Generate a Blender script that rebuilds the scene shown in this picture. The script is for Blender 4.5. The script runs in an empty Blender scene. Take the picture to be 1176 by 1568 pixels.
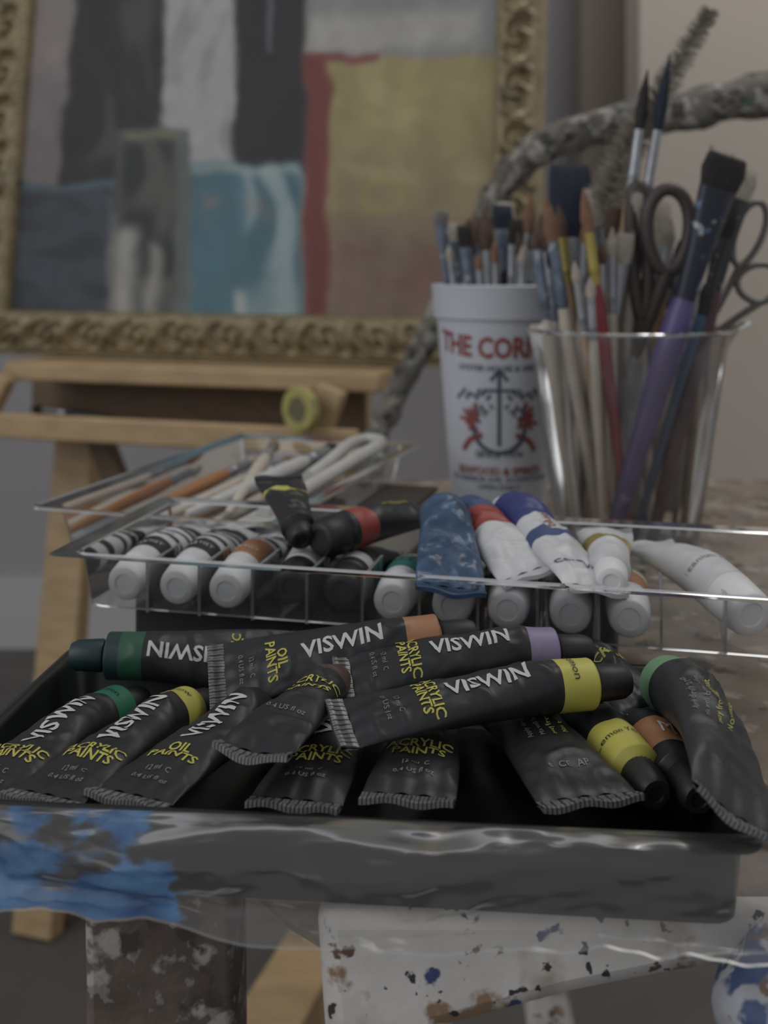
import bpy, bmesh, math, random
from mathutils import Vector, Matrix, noise
R = random.Random(7)
pi = math.pi
C = bpy.context.scene.collection

# ------------------------------------------------------------------ helpers
def lin(c):
    return tuple(((x/255)/12.92 if x/255 <= .04045 else ((x/255+.055)/1.055)**2.4) for x in c[:3])
def mute(c, k=.16):
    g = .3*c[0]+.59*c[1]+.11*c[2]
    return tuple(x+(g-x)*k for x in c[:3])
def sm(a, b, x):
    if a == b: return 0. if x < a else 1.
    t = max(0., min(1., (x-a)/(b-a))); return t*t*(3-2*t)
def lerp(a, b, t): return a+(b-a)*t

def mat(name, col, rough=.5, metal=0., var=0., vscale=20., bump=0., bscale=60., specks=(), coat=0., stretch=(1,1,1), spec=.5, bdist=.002):
    m = bpy.data.materials.new(name); m.use_nodes = True
    nt = m.node_tree; N = nt.nodes; Lk = nt.links
    P = N['Principled BSDF']
    P.inputs['Roughness'].default_value = rough
    P.inputs['Metallic'].default_value = metal
    P.inputs['Coat Weight'].default_value = coat
    P.inputs['Coat Roughness'].default_value = .15
    P.inputs['Specular IOR Level'].default_value = spec
    tc = N.new('ShaderNodeTexCoord'); mp = N.new('ShaderNodeMapping')
    mp.inputs['Scale'].default_value = stretch
    Lk.new(tc.outputs['Object'], mp.inputs['Vector'])
    base = N.new('ShaderNodeRGB'); base.outputs[0].default_value = (*lin(mute(col)), 1)
    cur = base.outputs[0]
    if var > 0:
        n = N.new('ShaderNodeTexNoise'); n.inputs['Scale'].default_value = vscale; n.inputs['Detail'].default_value = 5
        Lk.new(mp.outputs[0], n.inputs['Vector'])
        mr = N.new('ShaderNodeMapRange'); mr.inputs[1].default_value = .3; mr.inputs[2].default_value = .7
        mr.inputs[3].default_value = 1-var; mr.inputs[4].default_value = 1+var
        Lk.new(n.outputs[0], mr.inputs[0])
        mx = N.new('ShaderNodeVectorMath'); mx.operation = 'SCALE'
        Lk.new(cur, mx.inputs[0]); Lk.new(mr.outputs[0], mx.inputs['Scale'])
        cur = mx.outputs[0]
    for i, (sc, scale, thr, soft) in enumerate(specks):
        n = N.new('ShaderNodeTexNoise'); n.noise_dimensions = '4D'
        n.inputs['W'].default_value = i*3.7+1; n.inputs['Scale'].default_value = scale; n.inputs['Detail'].default_value = 4
        Lk.new(mp.outputs[0], n.inputs['Vector'])
        mr = N.new('ShaderNodeMapRange'); mr.inputs[1].default_value = thr; mr.inputs[2].default_value = thr+soft
        Lk.new(n.outputs[0], mr.inputs[0])
        mx = N.new('ShaderNodeMixRGB'); Lk.new(mr.outputs[0], mx.inputs[0]); Lk.new(cur, mx.inputs[1])
        mx.inputs[2].default_value = (*lin(mute(sc)), 1); cur = mx.outputs[0]
    Lk.new(cur, P.inputs['Base Color'])
    if bump > 0:
        n = N.new('ShaderNodeTexNoise'); n.inputs['Scale'].default_value = bscale; n.inputs['Detail'].default_value = 4
        Lk.new(mp.outputs[0], n.inputs['Vector'])
        b = N.new('ShaderNodeBump'); b.inputs['Strength'].default_value = bump; b.inputs['Distance'].default_value = bdist
        Lk.new(n.outputs[0], b.inputs['Height']); Lk.new(b.outputs[0], P.inputs['Normal'])
    return m

def clear(name, tint=(.94, .95, .96), gl=.07, haze=.04, rough=.06, bump=.0, bscale=40, hazecol=(.6, .6, .6), fmul=.9, bstretch=(1, 1, 1), bdist=.004):
    m = bpy.data.materials.new(name); m.use_nodes = True
    nt = m.node_tree; N = nt.nodes; Lk = nt.links
    N.remove(N['Principled BSDF']); out = N['Material Output']
    t = N.new('ShaderNodeBsdfTransparent'); t.inputs[0].default_value = (*tint, 1)
    g = N.new('ShaderNodeBsdfGlossy'); g.inputs['Roughness'].default_value = rough; g.inputs[0].default_value = (.9, .9, .9, 1)
    d = N.new('ShaderNodeBsdfDiffuse'); d.inputs[0].default_value = (*hazecol, 1)
    lw = N.new('ShaderNodeLayerWeight'); lw.inputs[0].default_value = .25
    ma = N.new('ShaderNodeMath'); ma.operation = 'MULTIPLY_ADD'; ma.inputs[1].default_value = fmul; ma.inputs[2].default_value = gl
    ma.use_clamp = True
    Lk.new(lw.outputs['Fresnel'], ma.inputs[0])
    m1 = N.new('ShaderNodeMixShader'); m1.inputs[0].default_value = haze
    Lk.new(t.outputs[0], m1.inputs[1]); Lk.new(d.outputs[0], m1.inputs[2])
    m2 = N.new('ShaderNodeMixShader'); Lk.new(ma.outputs[0], m2.inputs[0]); Lk.new(m1.outputs[0], m2.inputs[1]); Lk.new(g.outputs[0], m2.inputs[2])
    if bump:
        tc = N.new('ShaderNodeTexCoord'); mp = N.new('ShaderNodeMapping'); mp.inputs['Scale'].default_value = bstretch
        n = N.new('ShaderNodeTexNoise'); n.inputs['Scale'].default_value = bscale; n.inputs['Distortion'].default_value = .6
        b = N.new('ShaderNodeBump'); b.inputs['Strength'].default_value = bump; b.inputs['Distance'].default_value = bdist
        Lk.new(tc.outputs['Object'], mp.inputs[0]); Lk.new(mp.outputs[0], n.inputs['Vector']); Lk.new(n.outputs[0], b.inputs['Height'])
        Lk.new(b.outputs[0], g.inputs['Normal']); Lk.new(b.outputs[0], lw.inputs['Normal'])
    Lk.new(m2.outputs[0], out.inputs[0])
    return m

class MB:
    def __init__(s): s.v = []; s.f = []; s.mi = []; s.mats = []
    def m(s, mt):
        if mt not in s.mats: s.mats.append(mt)
        return s.mats.index(mt)
    def add(s, vs, fs, mt):
        o = len(s.v); s.v += [tuple(p) for p in vs]; k = s.m(mt)
        for f in fs: s.f.append(tuple(i+o for i in f)); s.mi.append(k)
    def grid(s, rows, mt, closed=False, mfun=None, cfun=None):
        o = len(s.v); n = len(rows[0])
        for r in rows: s.v += [tuple(p) for p in r]
        for i in range(len(rows)-1):
            k = s.m(mfun(i)) if mfun else s.m(mt)
            for j in range(n if closed else n-1):
                j2 = (j+1) % n
                if cfun: k = s.m(cfun(j))
                s.f.append((o+i*n+j, o+i*n+j2, o+(i+1)*n+j2, o+(i+1)*n+j)); s.mi.append(k)
    def cap(s, ring, mt):
        s.add(ring, [tuple(range(len(ring)))], mt)
    def box(s, c, size, mt, M=None):
        x, y, z = [q/2 for q in size]; c = Vector(c)
        vs = [Vector((a*x, b*y, d*z)) for a in (-1, 1) for b in (-1, 1) for d in (-1, 1)]
        if M: vs = [M @ v for v in vs]
        vs = [v+c for v in vs]
        s.add(vs, [(0, 1, 3, 2), (4, 6, 7, 5), (0, 4, 5, 1), (2, 3, 7, 6), (0, 2, 6, 4), (1, 5, 7, 3)], mt)
    def beam(s, A, B, w, d, mt, side=(1, 0, 0)):
        A = Vector(A); B = Vector(B); ax = (B-A).normalized(); sd = Vector(side); sd = (sd-ax*sd.dot(ax)).normalized(); nn = ax.cross(sd)
        vs = []
        for P in (A, B):
            for a, b in ((-1, -1), (1, -1), (1, 1), (-1, 1)): vs.append(P+sd*a*w/2+nn*b*d/2)
        s.add(vs, [(0, 3, 2, 1), (4, 5, 6, 7), (0, 1, 5, 4), (1, 2, 6, 5), (2, 3, 7, 6), (3, 0, 4, 7)], mt)
    def lathe(s, A, B, prof, mt, n=20, side=(1, 0, 0), ends=True):
        A = Vector(A); B = Vector(B); ax = (B-A).normalized(); sd = Vector(side)
        if abs(sd.dot(ax)) > .95: sd = Vector((0, 1, 0))
        sd = (sd-ax*sd.dot(ax)).normalized(); nn = ax.cross(sd)
        rows = []
        for p in prof:
            rx = p[1]; ry = p[2] if len(p) > 2 else p[1]
            rows.append([A+ax*p[0]+sd*rx*math.cos(2*pi*j/n)+nn*ry*math.sin(2*pi*j/n) for j in range(n)])
        s.grid(rows, mt, True)
        if ends: s.cap(rows[0][::-1], mt); s.cap(rows[-1], mt)
    def pipe(s, pts, rad, mt, n=12, closed=False, jit=0., seed=0):
        pts = [Vector(p) for p in pts]; rows = []; N = len(pts); sd = None
        for i, p in enumerate(pts):
            a = pts[(i-1) % N] if closed or i > 0 else p
            b = pts[(i+1) % N] if closed or i < N-1 else p
            ax = (b-a).normalized()
            if sd is None: sd = Vector((0, 1, 0)) if abs(ax.y) < .9 else Vector((1, 0, 0))
            sd = (sd-ax*sd.dot(ax)).normalized(); nn = ax.cross(sd)
            r = rad[i] if isinstance(rad, (list, tuple)) else rad
            row = []
            for j in range(n):
                q = sd*math.cos(2*pi*j/n)+nn*math.sin(2*pi*j/n)
                rr = r*(1+jit*noise.noise((p+q*r)*60+Vector((seed, 0, 0))))
                row.append(p+q*rr)
            rows.append(row)
        if closed: rows.append(rows[0])
        s.grid(rows, mt, True)
        if not closed: s.cap(rows[0][::-1], mt); s.cap(rows[-1], mt)
    def build(s, name, M=None, sharp=40, bevel=0, smooth=True, parent=None, fix=True):
        me = bpy.data.meshes.new(name); me.from_pydata(s.v, [], s.f)
        for mt in s.mats: me.materials.append(mt)
        me.polygons.foreach_set('material_index', s.mi)
        if fix:
            bm = bmesh.new(); bm.from_mesh(me); bmesh.ops.remove_doubles(bm, verts=bm.verts, dist=1e-6)
            bmesh.ops.recalc_face_normals(bm, faces=bm.faces); bm.to_mesh(me); bm.free()
        me.polygons.foreach_set('use_smooth', [smooth]*len(me.polygons))
        if smooth: me.set_sharp_from_angle(angle=math.radians(sharp))
        me.update()
        ob = bpy.data.objects.new(name, me); C.objects.link(ob)
        if M: ob.matrix_world = M
        if bevel:
            bv = ob.modifiers.new('bevel', 'BEVEL'); bv.width = bevel; bv.segments = 2; bv.limit_method = 'ANGLE'
        if parent: ob.parent = parent
        return ob

def catmull(P, n=8):
    P = [Vector(p) for p in P]; out = []
    for i in range(len(P)-1):
        a = P[max(0, i-1)]; b = P[i]; c = P[i+1]; d = P[min(len(P)-1, i+2)]
        for k in range(n):
            t = k/n
            out.append(.5*((2*b)+(c-a)*t+(2*a-5*b+4*c-d)*t*t+(3*b-a-3*c+d)*t**3))
    out.append(P[-1]); return out

_tc = {}
def text_geo(txt, bold=.0):
    key = (txt, bold)
    if key in _tc: return _tc[key]
    cu = bpy.data.curves.new('t', 'FONT'); cu.body = txt; cu.size = 1; cu.align_x = 'CENTER'; cu.align_y = 'CENTER'
    cu.resolution_u = 2; cu.offset = bold; cu.space_line = .8
    ob = bpy.data.objects.new('t', cu); C.objects.link(ob)
    dg = bpy.context.evaluated_depsgraph_get(); dg.update()
    me = bpy.data.meshes.new_from_object(ob.evaluated_get(dg))
    bm = bmesh.new(); bm.from_mesh(me)
    bmesh.ops.remove_doubles(bm, verts=bm.verts, dist=1e-4)
    bmesh.ops.triangulate(bm, faces=bm.faces)
    for it in range(3):
        es = [e for e in bm.edges if e.calc_length() > .15]
        if es:
            bmesh.ops.subdivide_edges(bm, edges=es, cuts=1)
            bmesh.ops.triangulate(bm, faces=bm.faces)
    bm.verts.index_update()
    g = ([(v.co.x, v.co.y) for v in bm.verts], [tuple(v.index for v in f.verts) for f in bm.faces])
    bm.free(); bpy.data.objects.remove(ob); bpy.data.meshes.remove(me); bpy.data.curves.remove(cu)
    _tc[key] = g; return g

# ------------------------------------------------------------------ materials
BLK = mat('tube_black', (35, 36, 38), .43, var=.12, vscale=90, bump=.12, bscale=110, spec=.42)
BLK2 = mat('tube_black_matte', (43, 45, 47), .46, var=.12, vscale=90, bump=.12, bscale=110, spec=.45)
CRM = mat('crimp_metal', (120, 120, 118), .4, .3, var=.3, vscale=300)
CAPB = mat('cap_black', (33, 33, 35), .5)
TWH = mat('text_white', (186, 186, 184), .65)
TGR = mat('text_grey', (125, 125, 125), .6)
TYE = mat('text_yellow', (182, 175, 68), .65)
TBK = mat('text_black', (35, 35, 38), .6)
TBL = mat('text_blue', (55, 75, 120), .6)
YEL = mat('band_yellow', (184, 176, 68), .5)
GRN = mat('band_green', (24, 105, 78), .5)
LGR = mat('band_light_green', (108, 152, 110), .5)
ORG = mat('band_orange', (158, 106, 68), .5)
PUR = mat('band_purple', (128, 114, 150), .5)
BRN = mat('band_brown', (78, 52, 48), .5)
TEAL = mat('band_teal', (40, 112, 106), .5)
DTEAL = mat('cap_dark_teal', (26, 52, 56), .45)
DGRN = mat('band_dark_green', (30, 82, 58), .5)
RED = mat('band_red', (154, 56, 48), .45)
BLU = mat('tube_blue', (50, 78, 110), .4, var=.35, vscale=120, bump=.5, bscale=120, coat=.15, specks=[((90, 115, 140), 90, .6, .05)])
NAVY = mat('band_blue', (48, 58, 122), .45)
WHT = mat('tube_white', (194, 194, 196), .42, var=.06, vscale=100, bump=.12, bscale=100)
CAPW = mat('cap_white', (212, 212, 212), .5)
SILV = mat('silver', (160, 163, 168), .38, .7, var=.15, vscale=120)
GOLDF = mat('ferrule_gold', (175, 155, 75), .38, .5)
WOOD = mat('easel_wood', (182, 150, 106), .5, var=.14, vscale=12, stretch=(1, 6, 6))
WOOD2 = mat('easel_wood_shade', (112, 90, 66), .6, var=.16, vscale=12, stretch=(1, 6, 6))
CREAM = mat('handle_cream', (196, 184, 168), .45, var=.1, vscale=60)
HWHITE = mat('handle_white', (192, 190, 186), .4, var=.06, vscale=60)
HWOOD = mat('handle_wood', (166, 136, 104), .45, var=.15, vscale=60)
HRED = mat('handle_red', (144, 46, 56), .45)
HMAR = mat('handle_maroon', (82, 46, 50), .4, var=.2, vscale=80)
HPUR = mat('handle_purple', (88, 74, 130), .4, var=.12, vscale=60, specks=[((130, 125, 155), 70, .63, .04)])
HBLU = mat('handle_blue', (64, 92, 126), .4)
HGRY = mat('handle_grey', (118, 110, 102), .45, var=.15, vscale=60)
HBLK = mat('handle_black', (38, 38, 42), .4, specks=[((110, 110, 112), 150, .62, .03)])
FBLU = mat('ferrule_blue', (112, 124, 142), .35, .45, var=.3, vscale=120, specks=[((170, 176, 182), 120, .58, .04)])
FDRK = mat('ferrule_dark', (38, 44, 58), .35, .2, specks=[((80, 110, 145), 90, .60, .04), ((150, 155, 160), 110, .66, .03)])
BRB = mat('bristle_brown', (88, 66, 54), .8, var=.3, vscale=200)
BRD = mat('bristle_dark', (44, 38, 37), .8, var=.3, vscale=200)
BRO = mat('bristle_orange', (132, 92, 68), .8, var=.2, vscale=200)
BRC = mat('bristle_cream', (165, 155, 140), .8, var=.2, vscale=200)
BRN2 = mat('bristle_navy', (34, 42, 60), .8, var=.2, vscale=200)
CLR = clear('clear_plastic', tint=(.96, .965, .97), gl=.035, haze=.04)
CLRG = clear('clear_pitcher_plastic', tint=(.95, .95, .94), gl=.03, haze=.06, rough=.1)
EDGE = clear('clear_plastic_edge', tint=(.8, .82, .84), gl=.25, haze=.35, rough=.1, hazecol=(.72, .73, .75))
EDGE2 = clear('film_edge', tint=(.85, .85, .85), gl=.10, haze=.12, rough=.2, hazecol=(.55, .55, .55))

# ------------------------------------------------------------------ paint tubes
def paint_tube(A, B, r=.009, roll=0, body=None, crimp=None, bands=(), cap=None, capr=.0058, capl=.013, texts=(),
               seed=1, wr=.0012, bend=0., flat=1.55, smoothcap=False, cup=0., name='paint_tube'):
    body = body or BLK; crimp = crimp or CRM; cap = cap or CAPB
    A = Vector(A); B = Vector(B); L = (B-A).length-capl-.002
    X = (B-A).normalized(); Z0 = Vector((0, 0, 1)); Z = (Z0-X*Z0.dot(X)).normalized(); Y = Z.cross(X)
    rm = Matrix.Rotation(math.radians(roll), 3, X); Z = rm @ Z; Y = rm @ Y
    M = Matrix(((X.x, Y.x, Z.x, A.x), (X.y, Y.y, Z.y, A.y), (X.z, Y.z, Z.z, A.z), (0, 0, 0, 1)))
    mb = MB()
    def surf(x, phi=None, y=None, off=0.):
        s = max(0., min(1., x/L)); k = sm(.0, .92, s)
        a = lerp(flat*r, r, k)+off; b = lerp(.0008, r, min(1, s/.75)**.75)
        b0 = b; b += off
        if phi is None: phi = math.acos(max(-.98, min(.98, y/a)))
        yy = a*math.cos(phi); sp = math.sin(phi); z = b*sp
        env = sm(0, .12, s)*(1-sm(.8, .98, s))
        n1 = noise.noise(Vector((x*55, yy*40, seed*7.3)))
        q = Vector((x*95+seed*5, yy*75, seed*3.1+9)); n2 = noise.noise(q)
        q2 = Vector((x*60-yy*90, yy*60+x*40, seed*1.7)); n3 = noise.noise(q2)
        z += env*wr*(1.8*n1+2.2*(.28-min(.28, abs(n2)*1.1))-1.0*(.3-min(.3, abs(n3)*1.4)))*max(0, sp)
        z += .00035*math.sin(yy*900+seed)*(1-sm(.0, .35, s))*max(0, sp)
        zc = b0+bend*math.sin(pi*s)+cup*(yy/r)**2*(1-s)
        return Vector((x, yy, z+zc))
    nS, nP = 84, 72
    xs = [L*i/nS for i in range(nS+1)]
    rows = [[surf(x, 2*pi*j/nP) for j in range(nP)] for x in xs]
    def mf(i):
        s = (i+.5)/nS
        for b in bands:
            if b[0] <= s <= b[1]: return b[2]
        return body
    mb.grid(rows, body, True, mf)
    zc = r
    def ring(x, rr, n=36, rib=0.):
        return [Vector((x, rr*(1+(rib if (j % 2) else 0))*math.cos(2*pi*j/n), zc+rr*(1+(rib if (j % 2) else 0))*math.sin(2*pi*j/n))) for j in range(n)]
    mb.grid([ring(L, r), ring(L+.0006, r*.97), ring(L+.0016, capr*.9), ring(L+.003, capr*.8)], bands[-1][2] if bands and bands[-1][1] > .97 else body, True)
    n = 48; rb = 0 if smoothcap else .07; x0 = L+.002
    mb.grid([ring(x0, capr*.8, n), ring(x0, capr*.98, n), ring(x0+.0008, capr*1.02, n, rb), ring(x0+capl*.82, capr*.94, n, rb),
             ring(x0+capl*.95, capr*.86, n), ring(x0+capl, capr*.8, n), ring(x0+capl, capr*.5, n), ring(x0+capl-.0008, capr*.46, n)], cap, True)
    mb.cap(ring(x0+capl-.0008, capr*.46, n), cap)
    cl = .0062; ny = 66; W = flat*r
    def cz(x, y): return .0008+cup*(y/r)**2+.0006*math.sin(y*350+seed)*(-x/cl)
    cf = (lambda j: (crimp if j % 3 else BLK2)) if crimp is CRM else None
    for sgn in (1, -1):
        rws = []
        for xi in range(6):
            x = -cl*xi/5
            rws.append([Vector((x, -W+2*W*j/ny, cz(x, -W+2*W*j/ny)+sgn*(.0005+(.0004 if (j % 2 and 0 < xi < 5) else 0)+(.0004 if xi >= 4 else 0)))) for j in range(ny+1)])
        mb.grid(rws, crimp, cfun=cf)
    e = []
    for sgn in (1, -1): e.append([Vector((-cl, -W+2*W*j/ny, cz(-cl, -W+2*W*j/ny)+sgn*.0009)) for j in range(ny+1)])
    mb.grid(e, crimp, cfun=cf)
    for (t, size, sc, yo, mode, mt, *bold) in texts:
        vs, fs = text_geo(t, bold[0] if bold else .0)
        out = []
        for (tx, ty) in vs:
            if mode == 'l': x = sc*L+tx*size; y = yo+ty*size
            elif mode == 'r': x = sc*L-tx*size; y = yo-ty*size
            elif mode == 'u': x = sc*L-ty*size; y = yo+tx*size
            else: x = sc*L+ty*size; y = yo-tx*size
            out.append(surf(x, None, y, .00034))
        mb.add(out, fs, mt)
    return mb.build(name, M, sharp=60, fix=False)

def ACR(wt='ACRYLIC\nPAINTS', v=1., vs=.57, a=.27):
    return [(wt, .0054*v, a, 0, 'a', TYE, .02), ('0.4 US fl oz', .0028*v, a-.165, 0, 'a', TGR), ('12 ml  C', .0026, a-.115, 0, 'a', TGR),
            ('VISWIN', .0094*v, vs, 0, 'l', TWH, .022)]
BACK = [('Apply directly to canvas.', .0025, .5, .006, 'l', TGR), ('Mix well before use. Keep', .0025, .5, .002, 'l', TGR),
        ('away from sunlight & heat', .0025, .5, -.002, 'l', TYE), ('Non toxic   Made for art', .0025, .5, -.006, 'l', TYE), ('e  CE  AP', .0035, .16, 0, 'a', TGR)]

# front row in the black tray
paint_tube((-.1285, .342, .633), (-.0945, .430, .621), bands=[(.86, 1, GRN)], texts=ACR()+[('Green', .004, .92, 0, 'a', TBK)], seed=1, capl=.015)
paint_tube((-.1025, .338, .6360), (-.0680, .426, .6215), bands=[(.85, 1, YEL)], texts=ACR()+[('Yellow', .004, .92, 0, 'a', TBK)], seed=2, flat=1.45, capl=.015)
paint_tube((-.0760, .337, .6365), (-.036, .430, .622), bands=[(.88, 1, BRN)], texts=ACR('OIL\nPAINTS', a=.25, vs=.52), seed=3, flat=1.55)
paint_tube((-.0390, .3420, .6470), (-.0140, .414, .6350), r=.0082, bands=[(.82, 1, BRN)], texts=[('ACRYLIC', .005, .66, 0, 'a', TYE, .02), ('PAINTS', .005, .57, 0, 'a', TYE, .02), ('0.4 US fl oz', .003, .3, 0, 'a', TGR)], seed=4, bend=.001, cup=.0010, wr=.0018, flat=1.55, capl=.009)
paint_tube((-.0265, .336, .6355), (-.007, .436, .620), bands=[(.88, 1, YEL)], texts=ACR(), seed=5, flat=1.6)
paint_tube((.0075, .337, .6365), (.024, .438, .620), bands=[(.88, 1, RED)], texts=ACR(), seed=6, flat=1.6)
paint_tube((.0615, .336, .6365), (.040, .434, .620), r=.0098, bands=[(.88, 1, NAVY)], texts=BACK, seed=7, flat=1.65, wr=.0016)
paint_tube((.0610, .447, .632), (.0850, .348, .624), bands=[(.80, 1, YEL)], texts=[('VISWIN', .0098, .5, 0, 'r', TWH, .025), ('Lemon Yellow', .0034, .9, 0, 'u', TBK)], seed=8, capl=.013)
paint_tube((.0840, .436, .630), (.0985, .347, .6235), r=.0085, bands=[(.70, .90, ORG)], texts=[('M', .008, .80, .002, 'u', TWH)], seed=9)
paint_tube((.0950, .303, .6475), (.0985, .4185, .6350), r=.0106, roll=32, bands=[(.88, 1, LGR)], texts=[(a[0], a[1]*1.1, a[2], a[3]+.004, a[4], a[5]) for a in BACK[:4]], seed=10, bend=.004, cup=.0012, wr=.0022, flat=1.35, body=BLK2)
paint_tube((.0950, .400, .638), (.0720, .455, .634), r=.008, bands=[(.88, 1, BRN)], texts=[('ACRYLIC', .005, .5, 0, 'a', TYE, .02)], seed=11, wr=.003, capl=.010)
# pile on top, towards the back of the tray
paint_tube((-.0110, .362, .6485), (.0840, .391, .6450), r=.0086, roll=18, bands=[(.84, 1, YEL)], texts=ACR(v=.9, vs=.55, a=.30)+[('Lemon', .0042, .91, 0, 'a', TBK)], seed=12, flat=1.35, wr=.0016)
paint_tube((-.0590, .413, .6450), (.0340, .428, .6510), r=.0090, roll=38, bands=[(.84, 1, ORG)], texts=ACR('OIL\nPAINTS', .95, .55, .24), seed=13, flat=1.5)
paint_tube((-.0120, .402, .6500), (.0760, .418, .6465), r=.0088, roll=25, bands=[(.86, 1, PUR)], texts=ACR(v=.9), seed=14, flat=1.35, wr=.0014)
paint_tube((-.0380, .444, .6380), (-.1230, .443, .6395), r=.009, roll=-50, bands=[(.80, .93, DGRN), (.93, 1, DTEAL)], texts=ACR(v=.9), seed=15, cap=DTEAL)

# ------------------------------------------------------------------ rounded-rect trays
def rrect(hx, hy, z, rad=.008, n=6):
    out = []
    for cx, cy, a0 in ((hx-rad, hy-rad, 0), (-hx+rad, hy-rad, pi/2), (-hx+rad, -hy+rad, pi), (hx-rad, -hy+rad, 3*pi/2)):
        for i in range(n+1):
            a = a0+pi/2*i/n; out.append(Vector((cx+rad*math.cos(a), cy+rad*math.sin(a), z)))
    return out
TRAYB = mat('tray_black_plastic', (24, 27, 28), .32, bump=.05, bscale=30, coat=.1)
mb = MB()
rows = [rrect(*a) for a in ((.119, .060, .6125), (.1205, .0625, .636), (.125, .067, .636), (.1255, .0675, .6385), (.1245, .0665, .640), (.122, .064, .640), (.1205, .0625, .6375), (.1175, .0595, .6175), (.115, .057, .6155))]
mb.grid(rows, TRAYB, True); mb.cap(rows[0][::-1], TRAYB); mb.cap(rows[-1], TRAYB)
mb.build('black_plastic_tray', Matrix.Translation((-.012, .3845, 0)) @ Matrix.Rotation(math.radians(-5.5), 4, 'Z'), sharp=60, bevel=0)

# clear tube organiser with compartments
e = Vector((.974, -.225, 0)); g = Vector((.225, .974, 0))
yaw = math.atan2(e.y, e.x)
def organiser():
    mb = MB(); Lx, Ly = .315, .105; z0, z1 = .645, .6695
    def rr(ex, z): return rrect(Lx/2+ex, Ly/2+ex, z, .006)
    rows = [rr(-.003, z0), rr(0, z1)]
    mb.grid(rows, CLR, True); mb.cap(rows[0], CLR)
    mb.grid([rr(0, z1), rr(.0012, z1+.0006), rr(.002, z1)], EDGE, True)
    mb.grid([rr(-.003, z0), rr(-.004, z0+.0006)], EDGE, True)
    mb.grid([rr(.002, z1), rr(.010, z1+.0008)], CLR, True); mb.grid([rr(.010, z1+.0008), rr(.0108, z1+.0008)], EDGE, True)
    for k in range(1, 12):
        x = -Lx/2+.0085+k*.0245
        mb.box((x, -Ly/2+.02, z0+.011), (.0008, .036, .020), CLR)
        mb.box((x, -Ly/2+.02, z0+.0212), (.0012, .036, .0006), EDGE)
        mb.box((x, -Ly/2+.0015, z0+.011), (.0012, .0012, .022), EDGE2)
    c = Vector((-.137, .497, 0))+e*Lx/2+g*Ly/2
    return mb.build('clear_tube_organizer_tray', Matrix.Translation(c) @ Matrix.Rotation(yaw, 4, 'Z'), sharp=50, fix=False)
organiser()
LBL = [('ARTIST OIL COLOUR', .0034, .55, .002, 'r', TBK), ('12 ml', .004, .7, -.003, 'r', TBK)]
def wtube(k, bands, body=None, texts=LBL, cap=None, dz=0., seed=20, capr=.0090, smc=True, shift=0.):
    p = Vector((-.137, .497, 0))+e*(.0205+.0245*k)+g*(.004+shift)
    a = math.radians(10); d = Vector((math.sin(a), math.cos(a), 0))
    B = p.copy(); B.z = .6468; A = p+d*.092; A.z = .6475+dz
    paint_tube(A, B, r=.0092, body=body or WHT, crimp=SILV, bands=bands, cap=cap or CAPW, capr=capr, capl=.015, texts=texts,
               seed=seed+k, flat=1.28, smoothcap=smc, wr=.0008, roll=R.uniform(-8, 8))
WT2 = [('OIL COLOUR', .0036, .38, .0, 'u', TWH), ('ARTIST', .0040, .82, .0, 'u', TWH), ('12 ml', .0036, .55, 0, 'u', TBK)]
bandB = [(.25, .34, TBK), (.36, .42, TBK), (.46, .50, TBK), (.60, .66, TBK), (.74, .90, TBK)]
wtube(0, bandB, dz=.010, texts=WT2); wtube(1, bandB, dz=.010, texts=WT2); wtube(2, [(.3, .4, TBK), (.5, .56, TBK), (.62, .92, ORG)], dz=.008, texts=WT2)
wtube(3, [(.5, .7, TBK), (.86, 1, WHT)], body=BLK, cap=CAPB, dz=.010, shift=.012)
wtube(4, [(.80, .93, WHT)], body=BLK2, cap=CAPB, shift=.010)
wtube(5, [(.55, .9, TEAL)]); wtube(6, [(.6, .9, NAVY)]); wtube(7, [(.80, 1, YEL)]); wtube(8, [(.78, 1, RED)]); wtube(9, [(.7, .95, ORG), (.4, .6, YEL)])
# tubes thrown on top of the organiser
paint_tube((.030, .574, .668), (-.0290, .502, .6645), r=.0095, body=BLK, bands=[(.80, .97, RED)], cap=CAPB, capr=.0088, capl=.014, seed=41,
           texts=[('OIL PAINTS', .005, .5, 0, 'r', TYE)])
paint_tube((-.052, .555, .688), (-.038, .506, .666), r=.008, body=BLK, crimp=BLK2, bands=[(.3, .36, YEL)], seed=42, capl=.008, flat=1.5, wr=.003)
paint_tube((.0270, .458, .664), (.026, .530, .672), r=.0116, body=BLU, crimp=BLU, cap=TEAL, seed=43, flat=1.25, wr=.0045, cup=.001, roll=8)
paint_tube((.0600, .466, .668), (.0400, .546, .668), r=.0104, body=WHT, crimp=WHT, bands=[(.50, .72, RED), (.72, 1, TBL)], cap=CAPW, seed=44, flat=1.2, wr=.002, roll=-15)
paint_tube((.0840, .449, .667), (.0550, .545, .669), r=.0108, body=WHT, crimp=WHT, bands=[(.40, .50, TBL), (.66, 1, NAVY)], cap=CAPW, seed=45, flat=1.25, wr=.0025, roll=12,
           texts=[('COLOUR', .006, .15, 0, 'a', TBL), ('blue', .007, .58, 0, 'l', RED)])
paint_tube((.104, .525, .670), (.0925, .452, .6610), r=.0086, body=WHT, bands=[(.5, .75, GOLDF)], crimp=SILV, capr=.0070, cap=CAPW, seed=47, smoothcap=True, capl=.010)
paint_tube((.128, .535, .661), (.1470, .446, .6475), r=.0108, body=WHT, crimp=WHT, cap=CAPW, capr=.0105, capl=.018, smoothcap=True, seed=46, flat=1.35, wr=.0006,
           texts=[('Titanium White', .0045, .8, 0, 'u', TGR)])

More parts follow.
